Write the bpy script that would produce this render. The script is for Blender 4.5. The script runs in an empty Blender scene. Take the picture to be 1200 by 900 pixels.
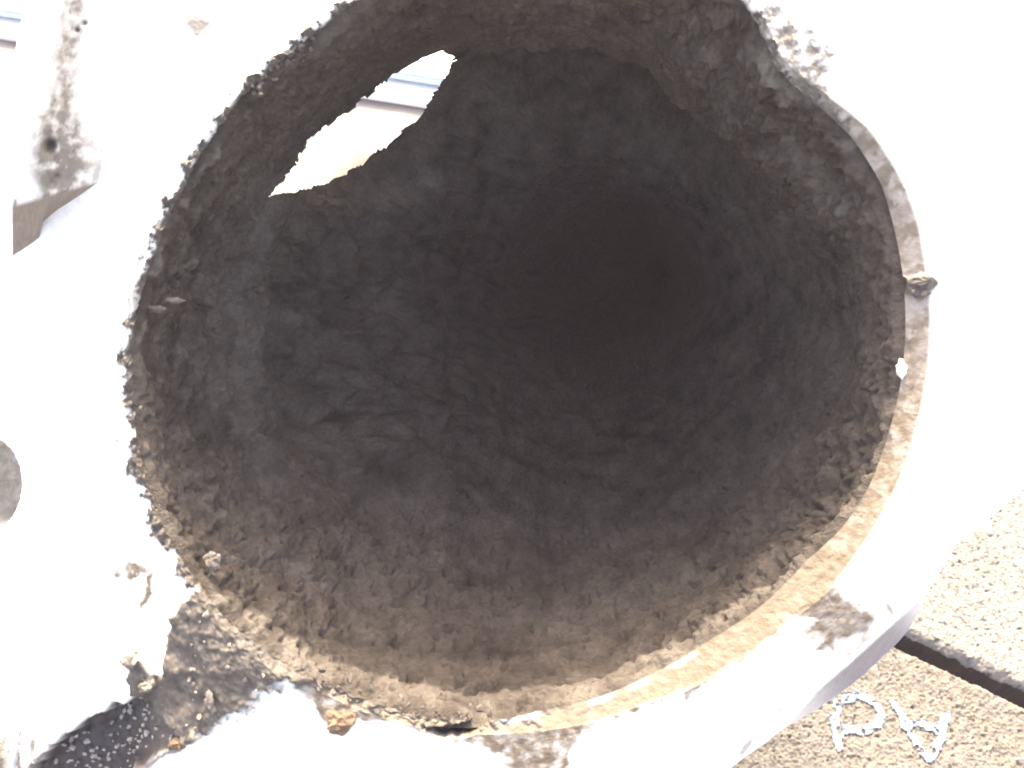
import bpy, bmesh, math, random
import numpy as np
from mathutils import Matrix, Vector

random.seed(4)
rng = np.random.default_rng(11)
sc = bpy.context.scene
col = sc.collection
R = math.radians

# ------------------------------------------------------------------ camera, sky, sun, exposure
W, H, F = 1200.0, 900.0, 1039.0          # photograph frame and focal length in its pixels
PITCH = R(52.0)                          # the lens looks down at the paving
CAM_H = 0.218
cam_data = bpy.data.cameras.new('camera')
cam = bpy.data.objects.new('camera', cam_data)
col.objects.link(cam)
cam.location = (0, 0, CAM_H)
cam.rotation_euler = (R(90) - PITCH, 0, 0)
cam_data.sensor_width = 36.0
cam_data.lens = 36.0 * F / W
cam_data.clip_start = 0.002
cam_data.clip_end = 200.0
cam_data.dof.use_dof = True
cam_data.dof.focus_distance = 0.13
cam_data.dof.aperture_fstop = 60.0
sc.camera = cam

SUN_EL, SUN_AZ = R(43.3), R(-1.0)        # azimuth measured from +Y towards +X
world = bpy.data.worlds.new('World')
sc.world = world
world.use_nodes = True
wn, wl = world.node_tree.nodes, world.node_tree.links
wn.clear()
sky = wn.new('ShaderNodeTexSky')
sky.sky_type = 'NISHITA'
sky.sun_disc = False
sky.sun_elevation = SUN_EL
sky.sun_rotation = SUN_AZ
sky.dust_density = 7.0
sky.ozone_density = 0.3
bgn = wn.new('ShaderNodeBackground')
bgn.inputs['Strength'].default_value = 0.15
wo = wn.new('ShaderNodeOutputWorld')
wl.new(sky.outputs[0], bgn.inputs[0])
wl.new(bgn.outputs[0], wo.inputs[0])

sun_data = bpy.data.lights.new('sun', 'SUN')
sun_data.energy = 2.0
sun_data.angle = R(0.53)
sun_data.color = (1.0, 0.95, 0.87)
sun = bpy.data.objects.new('sun', sun_data)
col.objects.link(sun)
sdir = Vector((math.sin(SUN_AZ) * math.cos(SUN_EL), math.cos(SUN_AZ) * math.cos(SUN_EL), math.sin(SUN_EL)))
sun.rotation_euler = sdir.to_track_quat('Z', 'Y').to_euler()
sun.location = (0.3, 0.5, 1.5)

sc.view_settings.view_transform = 'Standard'
sc.view_settings.look = 'None'
sc.view_settings.gamma = 1.0
sc.view_settings.use_curve_mapping = False
sc.view_settings.exposure = 2.85
sc.view_settings.use_white_balance = True
sc.view_settings.white_balance_temperature = 7350
sc.cycles.max_bounces = 12
sc.cycles.diffuse_bounces = 12
sc.cycles.use_denoising = True
sc.cycles.use_adaptive_sampling = False

# ------------------------------------------------------------------ helpers
CAMP = np.array([0, 0, CAM_H])
VW = np.array([0, math.cos(PITCH), -math.sin(PITCH)])
UP = np.array([0, math.sin(PITCH), math.cos(PITCH)])
RT = np.array([1.0, 0, 0])
D0 = 0.09                                # distance from lens to flange face
K = D0 / F                               # metres per pixel on the flange face


def w3(x, y, z):
    """flange frame (x right, y up, z depth behind the flange face, metres from the lens axis) -> world"""
    x, y, z = np.broadcast_arrays(x, y, z)
    return CAMP + (D0 + z)[..., None] * VW + x[..., None] * RT + y[..., None] * UP


def px2f(px, py):
    return (np.asarray(px, float) - 600) * K, (450 - np.asarray(py, float)) * K


def ground_at(px, py, z=0.0):
    ty = (450 - py) / F
    d = (CAM_H - z) / (math.sin(PITCH) - ty * math.cos(PITCH))
    return np.array([(px - 600) / F * d, d * (math.cos(PITCH) + ty * math.sin(PITCH))])


_perm = np.random.default_rng(3).permutation(256).astype(np.int64)
_perm = np.concatenate([_perm, _perm, _perm])
_g = np.random.default_rng(5).normal(size=(256, 3))
_g /= np.linalg.norm(_g, axis=1)[:, None]


def perlin(p):
    p = np.asarray(p, float)
    shp = p.shape[:-1]
    p = p.reshape(-1, 3)
    i = np.floor(p).astype(np.int64)
    f = p - i
    i &= 255
    u = f * f * f * (f * (f * 6 - 15) + 10)
    out = 0
    for a in (0, 1):
        ha = _perm[i[:, 0] + a]
        wa = u[:, 0] if a else 1 - u[:, 0]
        for b in (0, 1):
            hb = _perm[ha + i[:, 1] + b]
            wb = u[:, 1] if b else 1 - u[:, 1]
            for c in (0, 1):
                g = _g[_perm[hb + i[:, 2] + c] & 255]
                wc = u[:, 2] if c else 1 - u[:, 2]
                out = out + wa * wb * wc * (g[:, 0] * (f[:, 0] - a) + g[:, 1] * (f[:, 1] - b) + g[:, 2] * (f[:, 2] - c))
    return (out * 1.6).reshape(shp)


def fbm(p, octaves=4, gain=0.5, lac=2.03):
    s, a = 0, 1.0
    for k in range(octaves):
        s = s + a * perlin(p * lac ** k + 17.3 * k)
        a *= gain
    return s


def sstep(a, b, x):
    t = np.clip((x - a) / (b - a), 0, 1)
    return t * t * (3 - 2 * t)


def poly_sd(px, py, poly):
    """signed distance in pixels, negative inside"""
    poly = np.array(poly, float)
    x, y = px.ravel(), py.ravel()
    d = np.full(x.shape, 1e9)
    ins = np.zeros(x.shape, bool)
    n = len(poly)
    for k in range(n):
        a, b = poly[k], poly[(k + 1) % n]
        e = b - a
        t = np.clip(((x - a[0]) * e[0] + (y - a[1]) * e[1]) / (e @ e), 0, 1)
        d = np.minimum(d, np.hypot(x - a[0] - t * e[0], y - a[1] - t * e[1]))
        if a[1] != b[1]:
            c = (a[1] > y) != (b[1] > y)
            ins ^= c & (x < (b[0] - a[0]) * (y - a[1]) / (b[1] - a[1]) + a[0])
    return np.where(ins, -d, d).reshape(px.shape)


def line_d(px, py, pts):
    d = np.full(px.shape, 1e9)
    for a, b in zip(pts[:-1], pts[1:]):
        a, b = np.array(a, float), np.array(b, float)
        e = b - a
        t = np.clip(((px - a[0]) * e[0] + (py - a[1]) * e[1]) / (e @ e), 0, 1)
        d = np.minimum(d, np.hypot(px - a[0] - t * e[0], py - a[1] - t * e[1]))
    return d


def mesh_from(name, verts, faces, mat, parent=None, smooth=True, base=(0, 0, 0), colour=None):
    """verts (n,3) world, faces (m,4) or (m,3) int array -> one mesh object"""
    verts = np.asarray(verts, np.float32) - np.asarray(base, np.float32)
    faces = np.asarray(faces, np.int32)
    m, k = faces.shape
    me = bpy.data.meshes.new(name)
    me.vertices.add(len(verts))
    me.vertices.foreach_set('co', verts.ravel())
    me.loops.add(m * k)
    me.loops.foreach_set('vertex_index', faces.ravel())
    me.polygons.add(m)
    me.polygons.foreach_set('loop_start', np.arange(0, m * k, k, dtype=np.int32))
    if colour is not None:
        at = me.color_attributes.new('tint', 'FLOAT_COLOR', 'POINT')
        c = np.ones((len(verts), 4), np.float32)
        c[:, :3] = colour
        at.data.foreach_set('color', c.ravel())
    me.update(calc_edges=True)
    me.validate()
    me.polygons.foreach_set('use_smooth', np.full(len(me.polygons), smooth))
    if mat:
        me.materials.append(mat)
    o = bpy.data.objects.new(name, me)
    col.objects.link(o)
    if parent:
        o.parent = parent
    return o


def compact(verts, faces, colour=None):
    used = np.unique(faces)
    mp = np.full(len(verts), -1, np.int64)
    mp[used] = np.arange(len(used))
    return verts[used], mp[faces], (None if colour is None else colour[used])


def grid_faces(nu, nv, wrap=False):
    """nu rows, nv columns (columns wrap)"""
    a = np.arange(nu * nv).reshape(nu, nv)
    if wrap:
        b = np.roll(a, -1, axis=1)
        q = np.stack([a[:-1], b[:-1], b[1:], a[1:]], -1)
    else:
        q = np.stack([a[:-1, :-1], a[:-1, 1:], a[1:, 1:], a[1:, :-1]], -1)
    return q.reshape(-1, 4)


def tag(o, label=None, cat=None, group=None, kind=None):
    for k, v in (('label', label), ('category', cat), ('group', group), ('kind', kind)):
        if v:
            o[k] = v
    return o


# ------------------------------------------------------------------ materials
def mat_new(name):
    m = bpy.data.materials.new(name)
    m.use_nodes = True
    nt = m.node_tree
    b = nt.nodes['Principled BSDF']
    return m, nt, b


def noise_node(nt, scale, detail=6, rough=0.6):
    t = nt.nodes.new('ShaderNodeTexCoord')
    n = nt.nodes.new('ShaderNodeTexNoise')
    n.inputs['Scale'].default_value = scale
    n.inputs['Detail'].default_value = detail
    n.inputs['Roughness'].default_value = rough
    nt.links.new(t.outputs['Object'], n.inputs['Vector'])
    return n


def ramp(nt, src, stops):
    r = nt.nodes.new('ShaderNodeValToRGB')
    e = r.color_ramp.elements
    while len(e) < len(stops):
        e.new(0.5)
    for q, (p, c) in zip(e, stops):
        q.position = p
        q.color = (*c, 1) if len(c) == 3 else c
    nt.links.new(src, r.inputs[0])
    return r


def add_bump(nt, bsdf, src, dist, strength=1.0):
    bp = nt.nodes.new('ShaderNodeBump')
    bp.inputs['Distance'].default_value = dist
    bp.inputs['Strength'].default_value = strength
    nt.links.new(src, bp.inputs['Height'])
    nt.links.new(bp.outputs[0], bsdf.inputs['Normal'])


def tinted_mat(name, rough, bump_scale, bump_dist, spec=0.3, var=0.25, nscale=900):
    """base colour from the mesh's own tint attribute times a fine noise"""
    m, nt, b = mat_new(name)
    a = nt.nodes.new('ShaderNodeAttribute')
    a.attribute_name = 'tint'
    n = noise_node(nt, nscale, 5, 0.65)
    r = ramp(nt, n.outputs[0], [(0.25, (1 - var,) * 3), (0.75, (1 + var,) * 3)])
    mx = nt.nodes.new('ShaderNodeMix')
    mx.data_type = 'RGBA'
    mx.blend_type = 'MULTIPLY'
    mx.inputs[0].default_value = 1.0
    nt.links.new(a.outputs['Color'], mx.inputs[6])
    nt.links.new(r.outputs[0], mx.inputs[7])
    nt.links.new(mx.outputs[2], b.inputs['Base Color'])
    b.inputs['Roughness'].default_value = rough
    b.inputs['Specular IOR Level'].default_value = spec
    n2 = noise_node(nt, bump_scale, 6, 0.65)
    add_bump(nt, b, n2.outputs[0], bump_dist)
    return m


M_CAST = tinted_mat('cast_aluminium', 0.55, 900, 0.00025, 0.5, 0.12)
M_SOOT = tinted_mat('soot', 0.95, 2400, 0.0005, 0.15, 0.3, 1500)
M_SLAB = tinted_mat('concrete_slab', 0.9, 1600, 0.0003, 0.2, 0.2, 1400)


def plain(name, c0, c1, scale, rough=0.8, bs=1200, bd=0.0002, spec=0.3):
    m, nt, b = mat_new(name)
    n = noise_node(nt, scale)
    r = ramp(nt, n.outputs[0], [(0.3, c0), (0.7, c1)])
    nt.links.new(r.outputs[0], b.inputs['Base Color'])
    b.inputs['Roughness'].default_value = rough
    b.inputs['Specular IOR Level'].default_value = spec
    add_bump(nt, b, noise_node(nt, bs).outputs[0], bd)
    return m


M_METAL = plain('rough_aluminium', (0.62, 0.60, 0.56), (0.76, 0.74, 0.70), 200, 0.55)
M_JOINT = plain('joint_soil', (0.012, 0.009, 0.010), (0.03, 0.022, 0.02), 500, 0.95)
M_CHALK = plain('chalk', (0.12, 0.17, 0.235), (0.17, 0.225, 0.295), 900, 0.95)
M_BLUE = plain('pale_blue_plastic', (0.42, 0.56, 0.66), (0.48, 0.62, 0.70), 60, 0.35, 100, 0.00005)
M_WHITE = plain('white_plastic', (0.62, 0.64, 0.66), (0.7, 0.72, 0.74), 60, 0.4, 100, 0.00005)
M_WOOD = plain('brown_wood', (0.05, 0.035, 0.025), (0.12, 0.085, 0.06), 120, 0.8)
M_CRUMB = plain('soot_crumb', (0.06, 0.051, 0.044), (0.13, 0.112, 0.095), 700, 0.8)
M_PALE = plain('pale_crumb', (0.12, 0.10, 0.08), (0.24, 0.21, 0.17), 700, 0.6, spec=0.5)
M_SPECK = plain('pale_grain', (0.22, 0.2, 0.18), (0.4, 0.37, 0.34), 700, 0.6, spec=0.5)
M_RUST = plain('rusty_nugget', (0.10, 0.06, 0.035), (0.19, 0.13, 0.08), 500, 0.7)
M_CHIP = plain('bright_chip', (0.7, 0.68, 0.64), (0.85, 0.83, 0.8), 500, 0.4, spec=0.6)

# ------------------------------------------------------------------ ground and paving slabs
gA, gB = ground_at(1065, 752), ground_at(1200, 815)
gu = (gB - gA) / np.linalg.norm(gB - gA)
gv = np.array([-gu[1], gu[0]])
if gv[1] < 0:
    gv = -gv
SLAB_H = 0.03
me = bpy.data.meshes.new('ground')
s = 2.2
me.from_pydata([(-s, -s, -SLAB_H), (s, -s, -SLAB_H), (s, s, -SLAB_H), (-s, s, -SLAB_H)], [], [(0, 1, 2, 3)])
me.materials.append(M_JOINT)
ground = bpy.data.objects.new('ground', me)
col.objects.link(ground)
tag(ground, 'concrete slab paving with dark open joints', 'paving', kind='structure')

GAP = 0.0043


def slab_height(P):
    """grain relief of the concrete at world xy (metres)"""
    q = np.concatenate([P, np.zeros(P.shape[:-1] + (1,))], -1)
    h = 0.00042 * fbm(q * 1700, 2, 0.6) + 0.0003 * fbm(q * 300 + 9, 2)
    pits = sstep(0.42, 0.75, perlin(q * 900 + 31))
    return h - 0.0007 * pits


def slab(u0, u1, v0, v1, tint, fine=None, spread=1.0):
    def axis(a, b, fa, fb, step):
        if fine is None:
            return np.linspace(a, b, 40)
        fa, fb = max(a, fa), min(b, fb)
        return np.unique(np.concatenate([np.linspace(a, fa, 30)[:-1] if fa > a else [a],
                                         np.arange(fa, fb, step), np.linspace(fb, b, 30)]))
    fu = fine or (0, 0, 0, 0)
    us = axis(u0, u1, fu[0], fu[1], 0.00027)
    vs = axis(v0, v1, fu[2], fu[3], 0.00030)
    U, V = np.meshgrid(us, vs)
    XY = gA + U[..., None] * gu + V[..., None] * gv
    Q = np.concatenate([XY, np.zeros(XY.shape[:-1] + (1,))], -1)
    Hh = slab_height(XY)
    edge = np.minimum(np.minimum(U - u0, u1 - U), np.minimum(V - v0, v1 - V))
    chip = 0.0022 * np.clip(1 - edge / (0.0022 + 0.0016 * perlin(Q * 300)), 0, 1) ** 1.5
    Z = Hh - chip
    # ragged arris
    XY = XY + (np.where(edge < 1e-6, 1.0, 0.0) * 0.0007 * fbm(Q * 350 + 3, 3))[..., None] * gv
    top = np.concatenate([XY, Z[..., None]], -1).reshape(-1, 3)
    nv, nu = U.shape
    f = grid_faces(nv, nu)
    idx = np.arange(nu * nv).reshape(nv, nu)
    loop = np.concatenate([idx[0], idx[1:, -1], idx[-1, ::-1][1:], idx[::-1, 0][1:-1]])
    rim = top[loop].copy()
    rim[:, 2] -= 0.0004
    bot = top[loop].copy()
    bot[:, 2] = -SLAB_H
    nb = len(loop)
    ri_ = np.arange(nb) + len(top)
    bi = ri_ + nb
    side = np.concatenate([np.stack([loop, ri_, np.roll(ri_, -1), np.roll(loop, -1)], -1),
                           np.stack([ri_, bi, np.roll(bi, -1), np.roll(ri_, -1)], -1)])
    V3 = np.concatenate([top, rim, bot])
    gr = fbm(np.concatenate([XY, np.zeros(XY.shape[:-1] + (1,))], -1) * 500 + 51, 3, 0.7)
    big = fbm(np.concatenate([XY, np.zeros(XY.shape[:-1] + (1,))], -1) * 22 + 5, 3)
    br = np.clip(1 + 0.28 * spread * gr + 0.16 * big, 0.35, 1.7)
    C = np.array(tint) * br[..., None]
    dark = sstep(0.35, 0.7, perlin(np.concatenate([XY, np.zeros(XY.shape[:-1] + (1,))], -1) * 700 + 77))
    C = C * (1 - 0.7 * dark[..., None])
    C = C.reshape(-1, 3)
    C = np.concatenate([C, C[loop] * 0.12, C[loop] * 0.04])  # sides near black: shade of the joint painted into the colour
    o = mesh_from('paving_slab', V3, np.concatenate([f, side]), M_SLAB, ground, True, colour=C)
    return o, us, vs


SL, SWD = 0.60, 0.40
chalk_slab = None
for iu in (-1, 0, 1):
    for iv in (-2, -1, 0, 1, 2):
        u0 = -0.47 + iu * SL
        v0 = iv * SWD
        fine = None
        tint = (0.15, 0.13, 0.105)
        if iu == 0 and iv == 0:
            fine = (-0.04, 0.07, 0.0, 0.07)
            tint = (0.172, 0.164, 0.150)
        if iu == 0 and iv == -1:
            fine = (-0.075, 0.05, -0.07, 0.0)
            tint = (0.118, 0.108, 0.095)
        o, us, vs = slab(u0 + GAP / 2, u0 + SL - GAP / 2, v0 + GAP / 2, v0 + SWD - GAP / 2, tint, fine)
        if iu == 0 and iv == -1:
            chalk_slab = o
            tag(o, 'beige paving slab with chalk writing')

# chalk letters: dust caught on the grain tops
strokes = {'letter_p': [[(983, 820), (977, 838), (979, 856), (983, 875)],
                        [(981, 822), (1003, 815), (1021, 821), (1032, 836), (1030, 849), (1014, 856), (990, 855)]],
           'letter_a': [[(1046, 825), (1059, 847), (1074, 872), (1088, 889), (1095, 880), (1101, 865), (1109, 838)],
                        [(1059, 848), (1080, 851), (1103, 851)]]}
for nm, sts in strokes.items():
    pts = np.array([p for st in sts for p in st], float)
    gp = np.array([ground_at(*p) for p in pts])
    lo, hi = gp.min(0) - 0.003, gp.max(0) + 0.003
    st = 0.00030
    X, Y = np.meshgrid(np.arange(lo[0], hi[0], st), np.arange(lo[1], hi[1], st))
    XY = np.stack([X, Y], -1)
    d = np.full(X.shape, 1e9)
    for stt in sts:
        g2 = [tuple(ground_at(*p)) for p in stt]
        d = np.minimum(d, line_d(X, Y, g2))
    Q = np.concatenate([XY, np.zeros(X.shape + (1,))], -1)
    keepv = (d < 0.0012 + 0.0006 * perlin(Q * 500)) & (0.7 * perlin(Q * 450 + 2) + 0.6 * perlin(Q * 1200 + 8) > -0.42)
    Z = slab_height(XY) + 0.00042
    V3 = np.concatenate([XY, Z[..., None]], -1).reshape(-1, 3)
    f = grid_faces(*X.shape)
    f = f[keepv.ravel()[f].all(1)]
    V3, f, _ = compact(V3, f)
    o = mesh_from('chalk_letter', V3, f, M_CHALK, chalk_slab)
    o['label'] = 'pale blue chalk ' + nm.replace('_', ' ').replace(' p', ' P').replace(' a', ' A') + ' drawn on the slab'

# ------------------------------------------------------------------ the casting
CX, CY = 620.0, 395.0
soot_pts = [(1062, 330), (1064, 395), (1060, 440), (1047, 500), (1022, 570), (990, 620), (948, 661), (885, 720), (836, 752),
            (794, 778), (755, 797), (692, 822), (640, 833), (590, 842), (540, 844), (480, 836), (420, 816), (370, 795), (330, 772),
            (280, 735), (240, 690), (205, 640), (180, 585), (163, 520), (157, 450), (160, 380), (172, 330), (188, 285),
            (212, 230), (245, 170), (290, 110), (340, 65), (390, 25), (450, -15), (540, -45), (640, -55), (740, -45),
            (820, -20), (870, 2), (895, 45), (908, 80), (935, 105), (965, 128), (1000, 160), (1035, 215), (1052, 270)]
rim_pts = [(1088, 330), (1091, 395), (1086, 450), (1074, 510), (1050, 575), (1020, 630), (985, 680), (930, 726), (864, 776),
           (808, 808), (745, 829), (692, 848), (640, 856), (590, 860), (540, 860), (480, 850), (420, 832), (370, 808),
           (325, 786), (275, 745), (232, 692), (198, 642), (172, 587), (155, 520), (149, 450), (153, 380), (166, 330),
           (183, 285), (207, 230), (240, 170), (285, 108), (335, 62), (385, 20), (447, -20), (540, -50), (640, -62),
           (740, -50), (822, -25), (878, -2), (905, 40), (918, 70), (948, 97), (978, 118), (1018, 150), (1054, 205), (1076, 260)]
edge_pts = [(1103, 688), (1132, 640), (1205, 580), (1340, 470), (1430, 250), (1390, 0), (1220, -230), (920, -370), (500, -390),
            (200, -330), (60, -150), (28, 0), (12, 80), (-4, 150), (-60, 260), (-150, 380), (-190, 600), (-130, 860),
            (40, 1080), (380, 1180), (660, 1100), (790, 960), (873, 900), (930, 858), (982, 818), (1030, 777), (1074, 735)]


def polar_table(pts, phi, smooth=0):
    p = np.array(pts, float)
    a = np.arctan2(p[:, 1] - CY, p[:, 0] - CX)
    r = np.hypot(p[:, 0] - CX, p[:, 1] - CY)
    o = np.argsort(a)
    a, r = a[o], r[o]
    a = np.concatenate([a - 2 * np.pi, a, a + 2 * np.pi])
    r = np.concatenate([r, r, r])
    out = np.interp(phi, a, r)
    for _ in range(smooth):
        out = (np.roll(out, 1) + out + np.roll(out, -1)) / 3
    return out


base = np.array([0.045, 0.15, 0.0])
manifold = bpy.data.objects.new('intake_manifold', None)
manifold.location = tuple(base)
col.objects.link(manifold)
tag(manifold, 'pale cast aluminium engine intake casting with soot clogged round port', 'engine part')

# ---- flange face
NT = 1400
phi = np.linspace(-np.pi, np.pi, NT, endpoint=False)      # image angle, y down
rs = polar_table(soot_pts, phi, 6)
rr = polar_table(rim_pts, phi, 6)
re_ = polar_table(edge_pts, phi, 2)
t0 = np.linspace(0, 1, 24)[:-1]
NR2 = 205
t1 = np.linspace(0, 1, NR2) ** 1.25
rad = np.concatenate([(rs + 3)[None] + t0[:, None] * (np.maximum(rr, rs + 8) - rs - 3)[None],
                      np.maximum(rr, rs + 8)[None] + t1[:, None] * (re_ - np.maximum(rr, rs + 8))[None]])
PX = CX + rad * np.cos(phi)[None]
PY = CY + rad * np.sin(phi)[None]
PH = np.broadcast_to(phi[None], PX.shape)
N3 = np.stack([PX / 100, PY / 100, np.zeros_like(PX)], -1)     # pixel space / 100
wx = 7 * fbm(N3 * 5, 4, 0.6)
wy = 7 * fbm(N3 * 5 + 40, 4, 0.6)
hgt = 0.00006 * fbm(N3 * 0.8, 2) + 0.00002 * fbm(N3 * 8 + 3, 3)      # metres towards the lens
rim_out = np.maximum(rr, rs + 8)
tc = np.clip((rad - rs - 3) / (rim_out - rs - 3), 0, 1)
chw = (rim_out - rs)
# chamfer
hgt -= 0.6 * K * chw[None] * (1 - tc) * 0.9
# outer fillet and drafted edge
dedge = re_[None] - rad
deg = np.degrees(PH)
lower_right = sstep(31, 40, deg) * (1 - sstep(46, 60, deg))
bev = 9 + 13 * lower_right
hgt -= 0.0045 * (1 - sstep(0, 1, dedge / bev)) * (0.35 + 0.65 * lower_right)
hgt -= 0.0005 * (1 - sstep(0, 60, dedge))


def blob(poly, soft=3, warp=1.0):
    sd = poly_sd(PX + warp * wx, PY + warp * wy, poly)
    return 1 - sstep(-soft, soft, sd)


# soot spilled over the lower left of the rim
spill = blob([(246, 690), (207, 703), (200, 735), (192, 775), (186, 792), (172, 803), (158, 818), (215, 868), (262, 848),
              (292, 826), (332, 797), (380, 800), (420, 740), (300, 650)], 4.0, 1.7)
knob = blob([(152, 760), (166, 757), (174, 770), (186, 800), (168, 812), (155, 815), (158, 785)], 2.0, 0.6)
groove = blob([(165, 812), (110, 842), (60, 872), (30, 915), (-10, 960), (120, 960), (160, 898), (215, 868)], 3, 0.8)
ledge = blob([(150, 915), (160, 893), (213, 866), (232, 852), (240, 862), (195, 885), (172, 902)], 2, 0.5)
strands = blob([(-20, 832), (8, 840), (24, 846), (44, 868), (56, 912), (-20, 940)], 2.5, 0.8)
brush = np.maximum.reduce([blob([(128, 662), (150, 658), (178, 664), (188, 668), (168, 676), (140, 678)], 4, 1.0) * 0.8,
                           blob([(186, 662), (176, 684), (180, 694), (168, 712), (158, 720), (166, 702), (170, 688), (172, 676)], 3, 0.6),
                           blob([(150, 684), (165, 668), (170, 668), (140, 692)], 3, 0.4) * 0.4])
tri = blob([(213, 18), (248, 21), (243, 36), (229, 48)], 4, 0.7) * 0.9 + blob([(294, 0), (314, -4), (312, 10), (298, 14)], 4, 0.6) * 0.7
topr = blob([(880, -10), (925, 15), (968, 45), (988, 80), (972, 96), (960, 124), (935, 104), (908, 78), (890, 38)], 9, 2.0)
topr_dark = blob([(925, 84), (950, 92), (962, 116), (972, 130), (950, 122), (925, 102)], 4, 1.0)
rtan = blob([(1012, 122), (1026, 126), (1046, 160), (1052, 175), (1038, 172), (1022, 148)], 4, 0.6)
notch = blob([(1062, 322), (1088, 322), (1098, 331), (1090, 345), (1082, 352), (1062, 336)], 2, 0.4)
lsmear = blob([(144, 336), (158, 318), (170, 320), (166, 372), (150, 388), (150, 360)], 4, 1.0)
smear = blob([(938, 706), (962, 690), (984, 694), (1012, 712), (1027, 724), (1016, 742), (988, 752), (968, 764), (945, 768),
              (962, 748), (930, 742), (960, 730), (930, 724)], 7, 1.0)
sm2 = blob([(1036, 708), (1044, 706), (1047, 722), (1040, 716)], 2, 0.3) * 0.8
lowmark = np.maximum(blob([(902, 827), (916, 828), (932, 836), (928, 840), (912, 836)], 2, 0.3) * 0.5,
                     blob([(866, 886), (878, 868), (884, 862), (882, 876), (870, 890)], 2, 0.3) * 0.7)
tanstain = blob([(330, 788), (352, 806), (376, 842), (398, 858), (420, 848), (452, 846), (520, 866), (556, 872), (590, 890),
                 (580, 940), (665, 940), (668, 880), (690, 853), (745, 832), (800, 812), (804, 826), (812, 812), (864, 778), (930, 727),
                 (985, 684), (960, 600), (700, 700), (500, 760), (380, 740)], 4, 0.9)
crack = blob([(497, 853), (520, 853), (545, 850), (566, 842), (585, 838), (563, 853), (545, 862), (520, 868), (508, 862)], 2, 0.4)
bore_hole = 1 - sstep(-1.5, 1.5, (np.hypot((PX + 18) / 42.0, (PY - 567) / 54.0) - 1) * 42)
ring_soot = 1 - sstep(-1, 6, rad - rs[None] - 5 - 13 * np.clip(fbm(N3 * 7 + 7, 4, 0.65), -0.2, 1.2)
                      - 11 * (sstep(130, 150, deg) + (1 - sstep(-178, -120, deg))) * np.clip(perlin(N3 * 3) + 0.3, 0, 1))
lip = sstep(58, 66, deg) * (1 - sstep(90, 98, deg)) * np.exp(-((rad - rs[None] - 6) / 3.2) ** 2) \
    * sstep(-0.25, 0.1, perlin(N3 * 2.3 + 4))

rough = fbm(N3 * 9, 5, 0.62)
soot_m = np.clip(np.maximum.reduce([spill, knob, groove, notch * 0.9, topr_dark * 0.8, crack, ledge * 0.85,
                                    ring_soot * (1 - (0.97 - 0.8 * sstep(0.1, 0.45, perlin(N3 * 1.6 + 8))) * sstep(-36, -26, deg) * (1 - sstep(80, 100, deg)))]), 0, 1)
crumbly = np.maximum(spill, knob) * (1 - groove)
hgt += crumbly * (0.0008 + 0.0005 * fbm(N3 * 2.5 + 4, 3) + 0.00016 * rough + 0.00012 * fbm(N3 * 24 + 5, 2))
hgt += knob * 0.0008
gd = groove * (1 - sstep(115, 205, PX))
hgt -= gd * (0.0028 - 0.0004 * rough)
hgt += ledge * 0.0008
hgt += strands * (0.0009 + 0.0009 * fbm(np.stack([PX / 8 + PY / 60, PY / 60 - PX / 90, 0 * PX], -1), 3))
hgt += np.clip(ring_soot - spill, 0, 1) * 0.0005 * (rough + 0.3) * (1 - sstep(-50, -35, deg) * (1 - sstep(80, 100, deg)))
hgt -= crack * 0.002
hgt += lip * 0.0002
hgt -= bore_hole * 0.008
hgt += (topr * 0.00012 + smear * 0.00005 + tanstain * 0.00005) * rough
hgt += notch * (0.0006 + 0.0004 * rough)
# hollow beside the rib
alu = np.array([0.85, 0.825, 0.78])
tan = np.array([0.13, 0.097, 0.062])
grey = np.array([0.15, 0.13, 0.10])
soot_c = np.array([0.080, 0.067, 0.053])
C = np.ones(PX.shape + (3,)) * alu * (1 + 0.05 * fbm(N3 * 2, 3)[..., None])


def mixc(C, c, m):
    m = np.clip(m, 0, 1)[..., None]
    return C * (1 - m) + np.asarray(c) * m


nz = fbm(N3 * 6 + 60, 4, 0.6)
band = (1 - sstep(0.85, 1.0, tc)) * (1 - sstep(8, 60, rad - rim_out[None]) * 0) * sstep(9, 16, chw)[None] * (tc < 1)
C = mixc(C, (0.082, 0.067, 0.050), band * np.clip(0.93 + 0.25 * nz - 0.25 * (1 - sstep(-10, 30, deg)), 0, 1))
C = mixc(C, (0.05, 0.042, 0.034), band * sstep(0.05, 0.6, fbm(N3 * 3.1 + 21, 4, 0.6)) * 0.7)
C = mixc(C, np.array([0.22, 0.15, 0.08]), 0.45 * np.exp(-np.clip(rad - rim_out[None], 0, 99) / 7) * sstep(9, 16, chw)[None])
C = mixc(C, tan, tanstain * np.clip(0.88 + 0.3 * nz, 0, 1))
C = mixc(C, tan * 0.9, np.clip(smear * (0.92 + 0.12 * nz) + sm2 + lowmark + 1.3 * brush * (0.85 + 0.4 * nz), 0, 1))
C = mixc(C, grey, np.clip(topr * np.clip(0.8 + 0.7 * nz, 0, 1) + rtan * 0.55 + tri + lsmear * 0.6, 0, 1))
C = mixc(C, (0.17, 0.145, 0.10), strands * np.clip(0.5 + 1.1 * fbm(np.stack([PX / 7 + PY / 60, PY / 60 - PX / 90, 0 * PX], -1), 3), 0, 1))
C = mixc(C, (0.42, 0.37, 0.29), bore_hole * np.clip(0.8 + 0.5 * nz, 0, 1))
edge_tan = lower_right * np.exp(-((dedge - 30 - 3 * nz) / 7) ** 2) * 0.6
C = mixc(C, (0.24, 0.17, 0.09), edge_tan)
C = mixc(C, (0.24, 0.225, 0.24), lower_right * (1 - sstep(18, 24, dedge)))  # bevel greyed to paint in the shade on its side
C = mixc(C, soot_c[None, None] * (1 + 0.45 * nz[..., None]), soot_m)
C = mixc(C, (0.03, 0.024, 0.024), np.clip(1.5 * gd, 0, 0.9))
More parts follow.
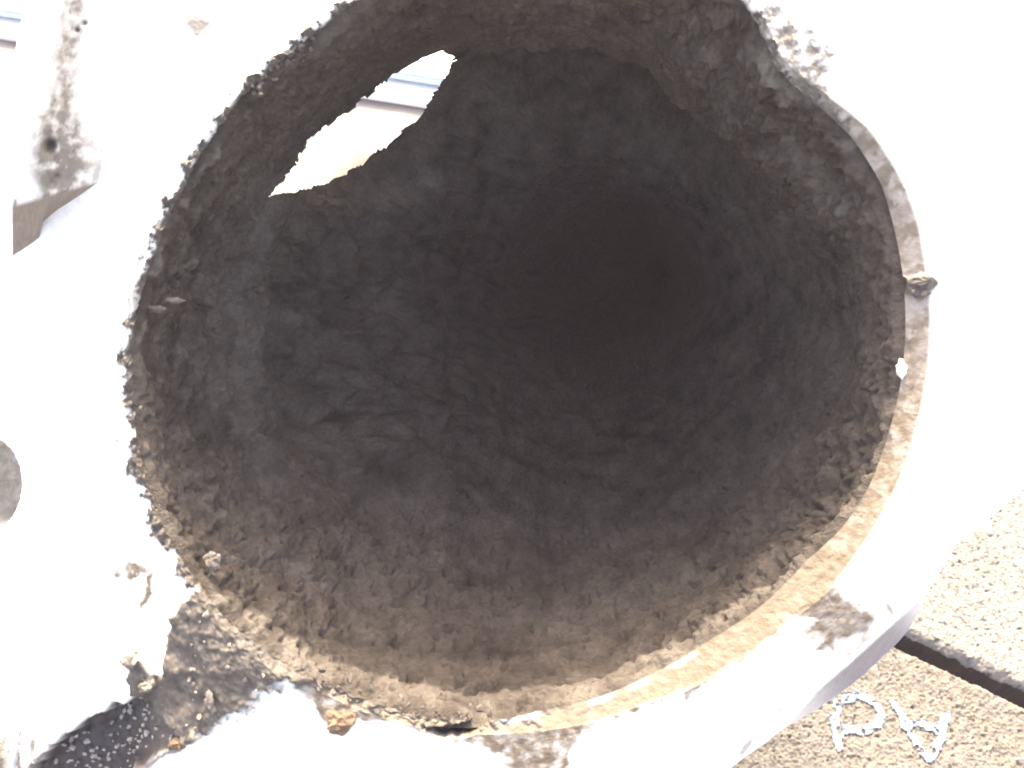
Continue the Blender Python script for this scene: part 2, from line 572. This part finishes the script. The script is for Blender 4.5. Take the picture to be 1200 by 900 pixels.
C = mixc(C, (0.02, 0.016, 0.014), crack)
C = mixc(C, alu, lip * 0.55 * (1 - spill))
specks = sstep(0.78, 0.95, perlin(N3 * 26 + 90)) * (rad < 900)
C = mixc(C, (0.3, 0.26, 0.2), specks * 0.12)
C = np.clip(C, 0.01, 0.88)

draft = 27 * lower_right * (1 - sstep(0, 1, dedge / bev))
fx, fy = px2f(PX + draft * np.cos(PH), PY + draft * np.sin(PH))
VF = w3(fx, fy, -hgt).reshape(-1, 3)
nr = PX.shape[0]
faces = grid_faces(nr, NT, True)
# skirt: outer side wall of the flange and its back, closing on the runner behind
last = np.arange((nr - 1) * NT, nr * NT)
sk = []
for sc_, dz in ((1.0, 0.006), (0.985, 0.013), (0.72, 0.0135)):
    rr_ = re_ * sc_ + draft[-1] if sc_ > 0.9 else np.full(NT, 560.0)
    x_, y_ = px2f(CX + rr_ * np.cos(phi), CY + rr_ * np.sin(phi))
    sk.append(w3(x_, y_, np.full(NT, dz)))
n0 = len(VF)
VF = np.concatenate([VF] + sk)
prev = last
for k in range(3):
    cur = np.arange(n0 + k * NT, n0 + (k + 1) * NT)
    faces = np.concatenate([faces, np.stack([prev, np.roll(prev, -1), np.roll(cur, -1), cur], -1)])
    prev = cur
CF = np.concatenate([C.reshape(-1, 3), np.tile(alu * 0.9, (3 * NT, 1))])
flange = mesh_from('flange', VF, faces[:, ::-1], M_CAST, manifold, True, base, CF)

HOLE = [(533, 66), (514, 60), (494, 68), (470, 80), (440, 104), (415, 124), (385, 146), (360, 164), (348, 186), (336, 206),
        (313, 232), (345, 225), (374, 217), (400, 206), (424, 192), (448, 175), (466, 160), (472, 148), (486, 144), (499, 126),
        (514, 102), (525, 84)]
# ---- soot lined bore: straight collar, then an elbow turning to the right
NB = 1350
pb = np.linspace(-np.pi, np.pi, NB, endpoint=False)
SEND = 0.165
s_ax = np.concatenate([np.arange(0, 0.040, 0.00026), np.arange(0.040, 0.090, 0.00040), np.arange(0.090, SEND, 0.0007)])


def bore_axis(S):
    """centre line (x right, y up) and mean radius of the narrowing, slightly skewed bore"""
    t = np.clip((S - 0.012) / 0.105, 0, 1.5)
    x = (CX - 600) * K + 0.0225 * np.minimum(t, 1) ** 1.2 + 0.075 * np.clip(t - 1, 0, 1) ** 1.3
    y = (450 - CY) * K + 0.0185 * np.minimum(t, 1) ** 1.2 + 0.010 * np.clip(t - 1, 0, 1)
    r = 0.0398 - 0.0315 * sstep(0.014, 0.150, S)
    return x, y, r


NS = len(s_ax)
S, PB = np.meshgrid(s_ax, pb, indexing='ij')
rs_b = polar_table(soot_pts, pb, 10)
zc = 0.54 * K * np.maximum(polar_table(rim_pts, pb, 10) - rs_b, 8)
acx, acy, rc = bore_axis(S)
mixr = sstep(0.0, 0.03, S)
rad_b = (rs_b - 2)[None] * K * (1 - mixr) + rc * mixr + 15 * K * (1 - sstep(0, 0.0014, S))
cdeg = np.degrees(PB)                      # 0 right, 90 down, 180 left, -90 up


def angw(c, w):
    d = np.abs((cdeg - c + 180) % 360 - 180)
    return 1 - sstep(w * 0.6, w, d)


left_w = angw(-170, 75)
top_w = angw(-102, 66)
rad_b += np.maximum(0.0045 * angw(-155, 58) * sstep(0.0285, 0.0355, S) * (1 - sstep(0.045, 0.08, S)),
                    0.0085 * top_w * sstep(0.0295, 0.034, S) * (1 - sstep(0.048, 0.070, S)))   # wall set back behind the collar
rad_b -= 0.0012 * angw(-172, 70) * np.exp(-((S - 0.0275) / 0.0030) ** 2)   # rounded lip of the collar
bank = angw(125, 34)
rad_b -= 0.0028 * bank * sstep(0.034, 0.044, S) * (1 - sstep(0.058, 0.063, S))   # drift of soot with a broken edge
floor = angw(75, 80)
rad_b -= 0.0022 * floor * sstep(0.002, 0.03, S)
lobe = angw(-42, 30)
rad_b -= 0.0034 * lobe * sstep(0.004, 0.016, S) * (1 - sstep(0.026, 0.033, S))
# noise in a frame that follows the wall
wxn, wyn = acx + np.cos(PB) * rad_b, -acy + np.sin(PB) * rad_b      # true position, so grains keep their size as the bore narrows
Nw = np.stack([wxn, wyn, S], -1)
big = fbm(Nw * 75, 3)
mid = fbm(Nw * 230 + 11, 3, 0.55)
fin = fbm(Nw * 800 + 23, 3, 0.6)
lump = np.abs(fbm(Nw * 330 + 71, 3, 0.5))
stretch = np.stack([wxn * 95, wyn * 215, S * 80], -1)
worm = fbm(stretch + 0.45 * fbm(Nw * 120, 2)[..., None], 2, 0.45)
wall_w = left_w * sstep(0.033, 0.042, S)
near = 1 - sstep(0.0, 0.04, S)
deep = (1 - 0.6 * sstep(0.05, 0.09, S)) * (1 - 0.9 * sstep(0.085, 0.115, S))
disp = 0.0010 * big * (1 - 0.85 * sstep(0.08, 0.115, S)) + (0.00045 * mid + 0.00020 * fin) * deep
# rippled crust on the far left wall: swellings parted by sunken creases
crease = np.exp(-(worm / 0.17) ** 2) * sstep(-0.45, 0.15, perlin(Nw * 110 + 4))
crease2 = np.exp(-(perlin(stretch * 1.9 + 0.4 * mid[..., None] + 7) / 0.15) ** 2) * sstep(-0.2, 0.3, perlin(Nw * 140 + 14))
disp += wall_w * np.sqrt(deep) * (0.0030 * np.abs(worm) ** 0.85 + 0.0011 * np.abs(perlin(stretch * 2.0 + 7)) - 0.0006 * crease2)
soft = 1 - wall_w
disp += soft * deep * (0.00035 * lump + 0.00035 * np.abs(perlin(Nw * 760 + 19)))
disp -= soft * deep * 0.0010 * sstep(0.30, 0.58, perlin(np.stack([wxn, wyn, S * 0.8], -1) * 600 + 5)) * (0.25 + 0.75 * floor)   # pits
disp -= soft * deep * 0.0007 * sstep(0.34, 0.55, perlin(Nw * 1000 + 15))
disp -= soft * deep * 0.0006 * np.exp(-(fbm(Nw * 150 + 61, 2) / 0.07) ** 2) * sstep(-0.1, 0.3, perlin(Nw * 70 + 3))
disp += 0.00017 * perlin(Nw * 1400 + 2) * deep
disp += near * lobe * 0.0011 * lump
# the crust is thin and even where the port breaks through
upx = 600 + (acx + rad_b * np.cos(PB)) / (D0 + S) * F
upy = 450 - (acy - rad_b * np.sin(PB)) / (D0 + S) * F
nearhole = (upx > 260) & (upx < 590) & (upy > 20) & (upy < 290) & (S > 0.02)
hs = np.full(S.shape, 99.0)
hs[nearhole] = poly_sd(upx[nearhole], upy[nearhole], HOLE)
disp *= 0.25 + 0.75 * sstep(2, 55, np.abs(hs))
disp *= sstep(-0.0005, 0.004, S) * 0.9 + 0.1
# folds on the near edge: soot hangs over the rim on the left
disp += 0.0006 * np.exp(-(S / 0.003) ** 2) * np.clip(fbm(Nw * 500 + 3, 3), 0, 1)
rad_b = rad_b - disp
lx, ly = rad_b * np.cos(PB), -rad_b * np.sin(PB)
bx = acx + lx
by = acy + ly
bz = zc[None] * (1 - sstep(0.0, 0.03, S)) + S
VB = w3(bx, by, bz)
dep = D0 + bz
ppx = 600 + bx / dep * F
ppy = 450 - by / dep * F
faces = grid_faces(NS, NB, True)
hole_poly = HOLE
fcx = ppx.ravel()[faces].mean(1)
fcy = ppy.ravel()[faces].mean(1)
fz = bz.ravel()[faces].mean(1)
hn = np.stack([fcx / 16, fcy / 16, 0 * fcx], -1)
hsd = poly_sd(fcx + 2.6 * fbm(hn, 2, 0.55), fcy + 2.6 * fbm(hn + 9, 2, 0.55), hole_poly)
fcd = np.degrees(np.arctan2(fcy - CY, fcx - CX))
opening = (hsd < 0) & (fz > 0.018) & (fz < 0.12)
fS = S.ravel()[faces].mean(1)
fA = cdeg.ravel()[faces[:, 0]]
opening |= (np.abs(fA + 127) < 15) & (fS > 0.0348) & (fS < 0.047)      # unseen slot added behind the collar to let light in
# the added slot is left out of the lining with the port
faces_in = faces[~opening]
cn = fbm(Nw * 260 + 50, 3)
sc_col = np.array([0.087, 0.074, 0.062])
CB = np.ones(S.shape + (3,)) * sc_col * (1 + (0.42 * cn + 0.3 * fbm(Nw * 60 + 8, 2)) * (1 - 0.9 * sstep(0.07, 0.105, S)))[..., None]
pale = sstep(0.12, 0.7, fbm(Nw * 420 + 33, 3, 0.6)) * np.exp(-S / 0.020) * (0.35 + 0.65 * np.maximum(lobe, angw(175, 60)))
pale = np.clip(pale + 0.8 * np.exp(-S / 0.0022) * angw(95, 60) * sstep(-0.1, 0.5, cn), 0, 1)
CB = CB * (1 - pale[..., None]) + np.array([0.155, 0.138, 0.118]) * pale[..., None]
CB = np.clip(CB, 0.015, 0.5)
vb, fb, cb = compact(VB.reshape(-1, 3), faces_in, CB.reshape(-1, 3))
lining = mesh_from('soot_lining', vb, fb, M_SOOT, manifold, True, base, cb)
lining['label'] = 'thick rough dark soot crusted inside the bore'

# ---- outside wall of the runner (metal), with the side port left open
NBo = 120
po = np.linspace(-np.pi, np.pi, NBo, endpoint=False)
so = np.arange(0.010, SEND + 0.004, 0.003)
So, Po = np.meshgrid(so, po, indexing='ij')
ocx, ocy, ro = bore_axis(So)
ro = ro + 0.0105
ox = ocx + ro * np.cos(Po)
oy = ocy - ro * np.sin(Po)
oz = So
VO = w3(ox, oy, oz)
dep = D0 + oz
qx, qy = 600 + ox / dep * F, 450 - oy / dep * F
fo = grid_faces(len(so), NBo, True)
fqx, fqy, fqz = qx.ravel()[fo].mean(1), qy.ravel()[fo].mean(1), oz.ravel()[fo].mean(1)
osd = poly_sd(fqx, fqy, hole_poly)
foS = So.ravel()[fo].mean(1)
foA = np.degrees(Po.ravel()[fo[:, 0]])
fo = fo[~((osd < 30) & (fqz < 0.13)) & ~((np.abs(foA + 104) < 52) & (foS > 0.028) & (foS < 0.056))]  # wall also cut away around the added light slot
VO = VO.reshape(-1, 3)
mesh_from('runner_wall', VO, fo, M_METAL, manifold, True, base)
# closed end of the runner
for src, nstep, nm, mt in ((VB.reshape(-1, 3)[(NS - 1) * NB:], 10, 'end_crust', M_CRUMB), (VO[-NBo:], 1, 'end_cap', M_METAL)):
    el = src[::nstep]
    cen = el.mean(0)
    ne = len(el)
    ve = np.concatenate([el, cen + (el - cen) * 0.5 + VW * 0.002, [cen + VW * 0.003]])
    ia = np.arange(ne)
    q4 = np.stack([ia, np.roll(ia, -1), np.roll(ia, -1) + ne, ia + ne], -1)
    t3 = np.stack([ia + ne, np.roll(ia, -1) + ne, np.full(ne, 2 * ne), np.full(ne, 2 * ne)], -1)
    me = bpy.data.meshes.new(nm)
    me.from_pydata((ve - base).tolist(), [], q4.tolist() + t3[:, :3].tolist())
    me.materials.append(mt)
    o = bpy.data.objects.new(nm, me)
    col.objects.link(o)
    o.parent = manifold
# cast foot that carries the runner on the paving
fb_ = bmesh.new()
bmesh.ops.create_cone(fb_, cap_ends=True, segments=40, radius1=0.020, radius2=0.011, depth=0.040)
bmesh.ops.bevel(fb_, geom=[e for e in fb_.edges if len(e.link_faces) == 2 and e.calc_face_angle() > 0.8], offset=0.002, segments=2, affect='EDGES')
me = bpy.data.meshes.new('mounting_foot')
fb_.to_mesh(me)
fb_.free()
me.materials.append(M_METAL)
foot = bpy.data.objects.new('mounting_foot', me)
col.objects.link(foot)
foot.parent = manifold
S_f = 0.150
fx_, fy_, fr_ = bore_axis(np.array(S_f))
pf = w3(fx_, fy_ - fr_ - 0.0105, np.array(S_f))
foot.location = (pf[0] - base[0], pf[1] - base[1] + 0.004, 0.020)
foot.scale = (1, 1, (pf[2] - 0.001) / 0.040)
foot.location[2] = (pf[2] - 0.001) / 2

# ---- unseen box added behind the flange to keep sun out of the port
bm = bmesh.new()
bmesh.ops.create_cube(bm, size=1.0)
bmesh.ops.bevel(bm, geom=bm.edges[:], offset=0.16, segments=5, affect='EDGES')
bv = np.array([v.co[:] for v in bm.verts]) * np.array([0.150, 0.040, 0.054]) + np.array([0.002, 0.110, 0.036])
for_faces = [[v.index for v in f.verts] for f in bm.faces]
bm.free()
me = bpy.data.meshes.new('sun_blocker')
me.from_pydata((w3(bv[:, 0], bv[:, 1], bv[:, 2]) - base).tolist(), [], for_faces)
me.polygons.foreach_set('use_smooth', np.full(len(me.polygons), True))
me.materials.append(M_METAL)
pc = bpy.data.objects.new('sun_blocker', me)
col.objects.link(pc)
pc.parent = manifold

# ---- rib standing proud on the upper left of the flange
ribL = np.array([(40, -260), (36, -120), (30, 0), (16, 70), (4, 130), (-2, 180), (4, 215), (14, 238)], float)
ribR = np.array([(150, -260), (145, -120), (140, 0), (138, 60), (134, 110), (134, 160), (130, 195), (124, 212)], float)
nl, nc_ = 220, 110
tt = np.linspace(0, 1, nl)


def resample(p):
    dd = np.concatenate([[0], np.cumsum(np.linalg.norm(np.diff(p, axis=0), axis=1))])
    return np.stack([np.interp(tt * dd[-1], dd, p[:, 0]), np.interp(tt * dd[-1], dd, p[:, 1])], -1)


rl, rrr = resample(ribL), resample(ribR)
cc = np.linspace(0, 1, nc_)
RX = rl[:, None, 0] * (1 - cc) + rrr[:, None, 0] * cc
RY = rl[:, None, 1] * (1 - cc) + rrr[:, None, 1] * cc
# cross profile: flat land on the left, then a shoulder falling away to the right
Nn = np.stack([RX / 100, RY / 100, 0 * RX], -1)
land = 0.0085 * np.ones_like(RX)
fall = sstep(0.25, 1.0, cc)[None] * np.ones_like(RX)
hh = land * (1 - fall * 1.03)
dip = 0.0012 * np.exp(-((cc - 0.52) / 0.14) ** 2)[None] * sstep(0.30, 0.5, tt)[:, None]
hh = hh - dip + 0.00006 * fbm(Nn * 14, 4, 0.6) + 0.00025 * fbm(Nn * 1.5 + 4, 2)
pit = np.exp(-(np.hypot((RX - 58) / 7.5, (RY - 170) / 12) ** 3))
hh -= 0.0016 * pit
for (a, b, w) in ((60, 214, 6), (66, 206, 4), (99, 27, 3), (90, 35, 2.5), (64, 188, 4)):
    hh -= 0.0007 * np.exp(-((RX - a) ** 2 + (RY - b) ** 2) / w ** 2)
hh = hh * (1 - 0.40 * sstep(0.78, 1.0, tt)[:, None] ** 2)
hh[0] = -0.002
fx, fy = px2f(RX, RY)
# keep its outline in place as it rises towards the lens
VR = w3(fx * (1 - hh / D0), fy * (1 - hh / D0), -hh)
VRt = VR.reshape(-1, 3)
fr = grid_faces(nl, nc_)
# end face sloping down and under to the flange
endpoly = [(14, 320), (44, 294), (46, 272), (60, 262), (92, 254)]
end_t = np.array([(x, y) for x, y in zip(RX[-1], RY[-1])])
x0, y0 = px2f(end_t[:, 0], end_t[:, 1])
low = np.stack([np.interp(cc, [0, 0.38, 0.42, 0.6, 1], [15, 43, 46, 60, 122]), np.interp(cc, [0, 0.38, 0.42, 0.6, 1], [321, 296, 274, 261, 219])], -1)
rows = [VR[-1]]
for k in range(1, 14):
    f_ = k / 13
    q = end_t * (1 - f_) + low * f_
    xx, yy = px2f(q[:, 0], q[:, 1])
    h_ = hh[-1] * (1 - f_) ** 1.4 - 0.001 * f_
    rows.append(w3(xx * (1 - h_ / D0), yy * (1 - h_ / D0), -h_))
n0 = len(VRt)
VRt = np.concatenate([VRt] + rows[1:])
ri = np.concatenate([np.arange((nl - 1) * nc_, nl * nc_)[None], (n0 + np.arange(13 * nc_)).reshape(13, nc_)])
fr2 = np.stack([ri[:-1, :-1], ri[:-1, 1:], ri[1:, 1:], ri[1:, :-1]], -1).reshape(-1, 4)
# outer side wall of the rib
xx, yy = px2f(rl[:, 0] - 0.0, rl[:, 1])
lw = w3(xx, yy, np.full(nl, 0.004))
n1 = len(VRt)
VRt = np.concatenate([VRt, lw])
fr3 = np.stack([np.arange(nl - 1) * nc_, (np.arange(nl - 1) + 1) * nc_, n1 + np.arange(1, nl), n1 + np.arange(nl - 1)], -1)
nz2 = fbm(Nn * 7 + 2, 4, 0.6)
dirt_shade = np.clip(np.exp(-((cc - 0.52) / 0.17) ** 2)[None] * (0.85 + 0.5 * nz2) * (0.85 + 0.22 * fbm(Nn * 20, 3)), 0, 1)  # grey streak: dirt plus shade painted into the colour
low_dirt_shade = sstep(90, 200, RY) * sstep(0.15, 0.4, cc)[None] * np.clip(0.75 + 0.6 * nz2, 0, 1)  # lower part: more dirt and painted shade
CR = np.ones(RX.shape + (3,)) * alu
CR = mixc(CR, (0.14, 0.125, 0.10), np.clip(1.0 * dirt_shade + 0.7 * low_dirt_shade, 0, 0.95))
CR = mixc(CR, (0.06, 0.05, 0.04), pit * 0.9)
for (a, b, w) in ((60, 214, 6), (66, 206, 4), (99, 27, 3), (90, 35, 2.5), (3, 232, 5), (2, 212, 3)):
    CR = mixc(CR, (0.12, 0.10, 0.08), 0.8 * np.exp(-((RX - a) ** 2 + (RY - b) ** 2) / w ** 2))
dl = line_d(RX, RY, [(18, 235), (12, 275), (11, 310)])
CR = mixc(CR, (0.10, 0.08, 0.06), 0.85 * np.exp(-(dl / 2.5) ** 2))
CE = np.tile(np.array([0.20, 0.165, 0.13]), (13 * nc_, 1)) * (1 + 0.3 * rng.normal(size=(13 * nc_, 1)) * 0.3)  # end face coloured darker to stand for its shade
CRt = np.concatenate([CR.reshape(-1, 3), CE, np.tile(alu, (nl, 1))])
mesh_from('rib', VRt, np.concatenate([fr, fr2, fr3])[:, ::-1], M_CAST, manifold, True, base, np.clip(CRt, 0.02, 0.85))

# ---- crumbs, flakes and chips
ico_v, ico_f = None, None
bm_me = bpy.data.meshes.new('tmp')
bm = bmesh.new()
bmesh.ops.create_icosphere(bm, subdivisions=1, radius=1)
ico_v = np.array([v.co[:] for v in bm.verts])
ico_f = np.array([[v.index for v in f.verts] for f in bm.faces])
bm.free()


def crumbs(name, pts, sizes, mat, parent=manifold):
    vs, fs = [], []
    for k, (p, s_) in enumerate(zip(pts, sizes)):
        v = ico_v * (1 + 0.28 * rng.normal(size=(len(ico_v), 1)))
        v = v * (s_ * rng.uniform(0.6, 1.3, 3))
        vs.append(v + p)
        fs.append(ico_f + k * len(ico_v))
    o = mesh_from(name, np.concatenate(vs), np.concatenate(fs), mat, parent, False, base)
    o['kind'] = 'stuff'
    return o


flat_h = hgt


def surf(px, py):
    """point on the flange (or just inside the rim) at a photo pixel"""
    a = math.atan2(py - CY, px - CX)
    r_ = math.hypot(px - CX, py - CY)
    j = int(round((a + np.pi) / (2 * np.pi) * NT)) % NT
    i = int(np.clip(np.searchsorted(rad[:, j], r_), 0, nr - 1))
    return float(hgt[i, j])


def on_flange(px, py, lift=0.0):
    x, y = px2f(px, py)
    return w3(np.array(x), np.array(y), np.array(-(surf(px, py) + lift)))


# grains lying along the left and lower rim
pts, sz = [], []
for k in range(420):
    a = R(rng.choice([rng.uniform(150, 235), rng.uniform(95, 150), rng.uniform(215, 240)]))
    j = int(round(((a + np.pi) % (2 * np.pi) - 0) / (2 * np.pi) * NT)) % NT
    aa = phi[j]
    if perlin(np.array([[math.cos(aa) * 4, math.sin(aa) * 4, 3.3]]))[0] < 0.05:
        continue
    r_ = rs[j] + rng.normal(0, 6)
    px, py = CX + r_ * math.cos(aa), CY + r_ * math.sin(aa)
    pts.append(on_flange(px, py, -0.0001))
    sz.append(abs(rng.normal(0.0, 0.00016)) + 0.00005)
crumbs('rim_grains', pts, sz, M_CRUMB)
pts, sz = [], []
for k in range(60):
    px, py = rng.uniform(150, 330), rng.uniform(690, 880)
    if poly_sd(np.array([px]), np.array([py]), [(240, 690), (195, 720), (170, 810), (215, 868), (290, 828), (335, 795)])[0] < -2:
        pts.append(on_flange(px, py, 0.0001)); sz.append(abs(rng.normal(0.0, 0.00018)) + 0.00006)
crumbs('spill_grains', pts, sz, M_PALE)
pts, sz = [], []
while len(pts) < 95:
    px, py = rng.uniform(30, 215), rng.uniform(815, 915)
    if poly_sd(np.array([px]), np.array([py]), [(165, 816), (110, 846), (62, 876), (40, 910), (130, 930), (160, 894), (210, 866)])[0] < -3:
        pts.append(on_flange(px, py, 0.0002)); sz.append(rng.uniform(0.00010, 0.00028))
crumbs('groove_grains', pts, sz, M_SPECK)


def lump_part(name, px, py, size, mat, lift=0.0, stretch=(1, 1, 1), seed=0, z=None):
    """an irregular nugget or flake lying at a photo pixel; axes: right, up, towards lens"""
    bm = bmesh.new()
    bmesh.ops.create_icosphere(bm, subdivisions=3, radius=1)
    v = np.array([q.co[:] for q in bm.verts])
    f = np.array([[q.index for q in g.verts] for g in bm.faces])
    bm.free()
    n = fbm(v * 1.3 + seed * 7.7, 3, 0.6)
    v = v * (1 + 0.45 * n[:, None]) * size * np.array(stretch)
    c = on_flange(px, py, lift) if z is None else w3(*[np.array(q) for q in (px2f(px, py)[0] * (D0 + z) / D0, px2f(px, py)[1] * (D0 + z) / D0, z)])
    p = c + v[:, :1] * RT + v[:, 1:2] * UP - v[:, 2:3] * VW
    return mesh_from(name, p, f, mat, manifold, False, base)


lump_part('metal_chip', 1061, 432, 0.00085, M_CHIP, 0.0002, (0.55, 1.1, 0.5), 1)
lump_part('rust_nugget', 399, 845, 0.0013, M_RUST, 0.0004, (1.1, 0.8, 0.7), 2)
lump_part('soot_nugget', 161, 768, 0.0008, M_PALE, 0.0004, (1, 1, 0.8), 3)
lump_part('soot_nugget', 179, 798, 0.0006, M_PALE, 0.0004, (1, 0.8, 0.8), 4)
lump_part('soot_flake', 205, 352, 0.0008, M_PALE, 0, (1.1, 0.35, 0.4), 5, z=0.004)
lump_part('soot_flake', 183, 362, 0.0009, M_CRUMB, 0, (1.1, 0.4, 0.5), 6, z=0.002)
lump_part('soot_nugget', 249, 657, 0.0010, M_PALE, 0, (0.8, 1.0, 0.5), 7, z=0.003)
lump_part('soot_nugget', 610, 638, 0.0009, M_CRUMB, 0, (0.8, 1.0, 0.6), 8, z=0.046)
lump_part('soot_flake', 1080, 332, 0.0007, M_CRUMB, 0.0, (1.2, 0.6, 0.4), 9)
lump_part('soot_flake', 1076, 343, 0.0006, M_CRUMB, 0.0, (0.9, 0.8, 0.5), 10)
lump_part('rust_nugget', 210, 868, 0.0007, M_RUST, 0.0003, (1.2, 0.9, 0.6), 11)
lump_part('metal_chip', 250, 815, 0.0007, M_PALE, 0.0006, (0.6, 1.3, 0.5), 12)

# ------------------------------------------------------------------ far things on the paving
ga, gb = ground_at(10, 50), ground_at(455, 123)
ud = (gb - ga) / np.linalg.norm(gb - ga)
vd = np.array([-ud[1], ud[0]])
if vd[1] < 0:
    vd = -vd


def far_box(name, u0, u1, v0, v1, z0, z1, mat, parent=None, b=(0, 0, 0), bev=0.0015):
    bm = bmesh.new()
    vs = []
    for z in (z0, z1):
        for (u, v) in ((u0, v0), (u1, v0), (u1, v1), (u0, v1)):
            p = ga + u * ud + v * vd
            vs.append(bm.verts.new((p[0] - b[0], p[1] - b[1], z - b[2])))
    for q in ((3, 2, 1, 0), (4, 5, 6, 7), (0, 1, 5, 4), (1, 2, 6, 5), (2, 3, 7, 6), (3, 0, 4, 7)):
        bm.faces.new([vs[k] for k in q])
    bmesh.ops.bevel(bm, geom=bm.edges[:], offset=bev, segments=2, affect='EDGES')
    me = bpy.data.meshes.new(name)
    bm.to_mesh(me)
    bm.free()
    me.materials.append(mat)
    o = bpy.data.objects.new(name, me)
    col.objects.link(o)
    if parent:
        o.parent = parent
    return o


pb_ = ga + 0.1 * ud
pbase = (pb_[0], pb_[1], 0.0)
panel = bpy.data.objects.new('plastic_panel', None)
panel.location = pbase
col.objects.link(panel)
tag(panel, 'pale blue and white flat panel lying on the paving behind the casting', 'panel')
far_box('base_strip', -0.12, 0.30, 0.0, 0.075, 0.0, 0.006, M_WHITE, panel, pbase)
far_box('top_sheet', -0.115, 0.295, 0.007, 0.072, 0.007, 0.011, M_BLUE, panel, pbase)
plank = far_box('wooden_plank', -0.3, 0.5, 0.082, 0.20, 0.0, 0.018, M_WOOD)
tag(plank, 'dark brown wooden plank lying beyond the pale blue panel', 'plank')

# ------------------------------------------------------------------ thin volume added to imitate lens glare
hm = bpy.data.materials.new('glare_veil')
hm.use_nodes = True
hn_ = hm.node_tree
hn_.nodes.clear()
ho = hn_.nodes.new('ShaderNodeOutputMaterial')
pv = hn_.nodes.new('ShaderNodeVolumePrincipled')
pv.inputs['Color'].default_value = (0.95, 0.81, 0.93, 1)
pv.inputs['Density'].default_value = 0.09
hn_.links.new(pv.outputs[0], ho.inputs['Volume'])
bm = bmesh.new()
bmesh.ops.create_cube(bm, size=1.0)
me = bpy.data.meshes.new('glare_haze')
bm.to_mesh(me)
bm.free()
me.materials.append(hm)
glare_haze = bpy.data.objects.new('glare_haze', me)
col.objects.link(glare_haze)
glare_haze.scale = (5.0, 5.0, 1.03 + 0.32)
glare_haze.location = (0, 0, (0.32 - 1.03) / 2)
tag(glare_haze, 'thin pale veil added around the casting and paving to imitate lens glare', 'glare_haze', kind='stuff')
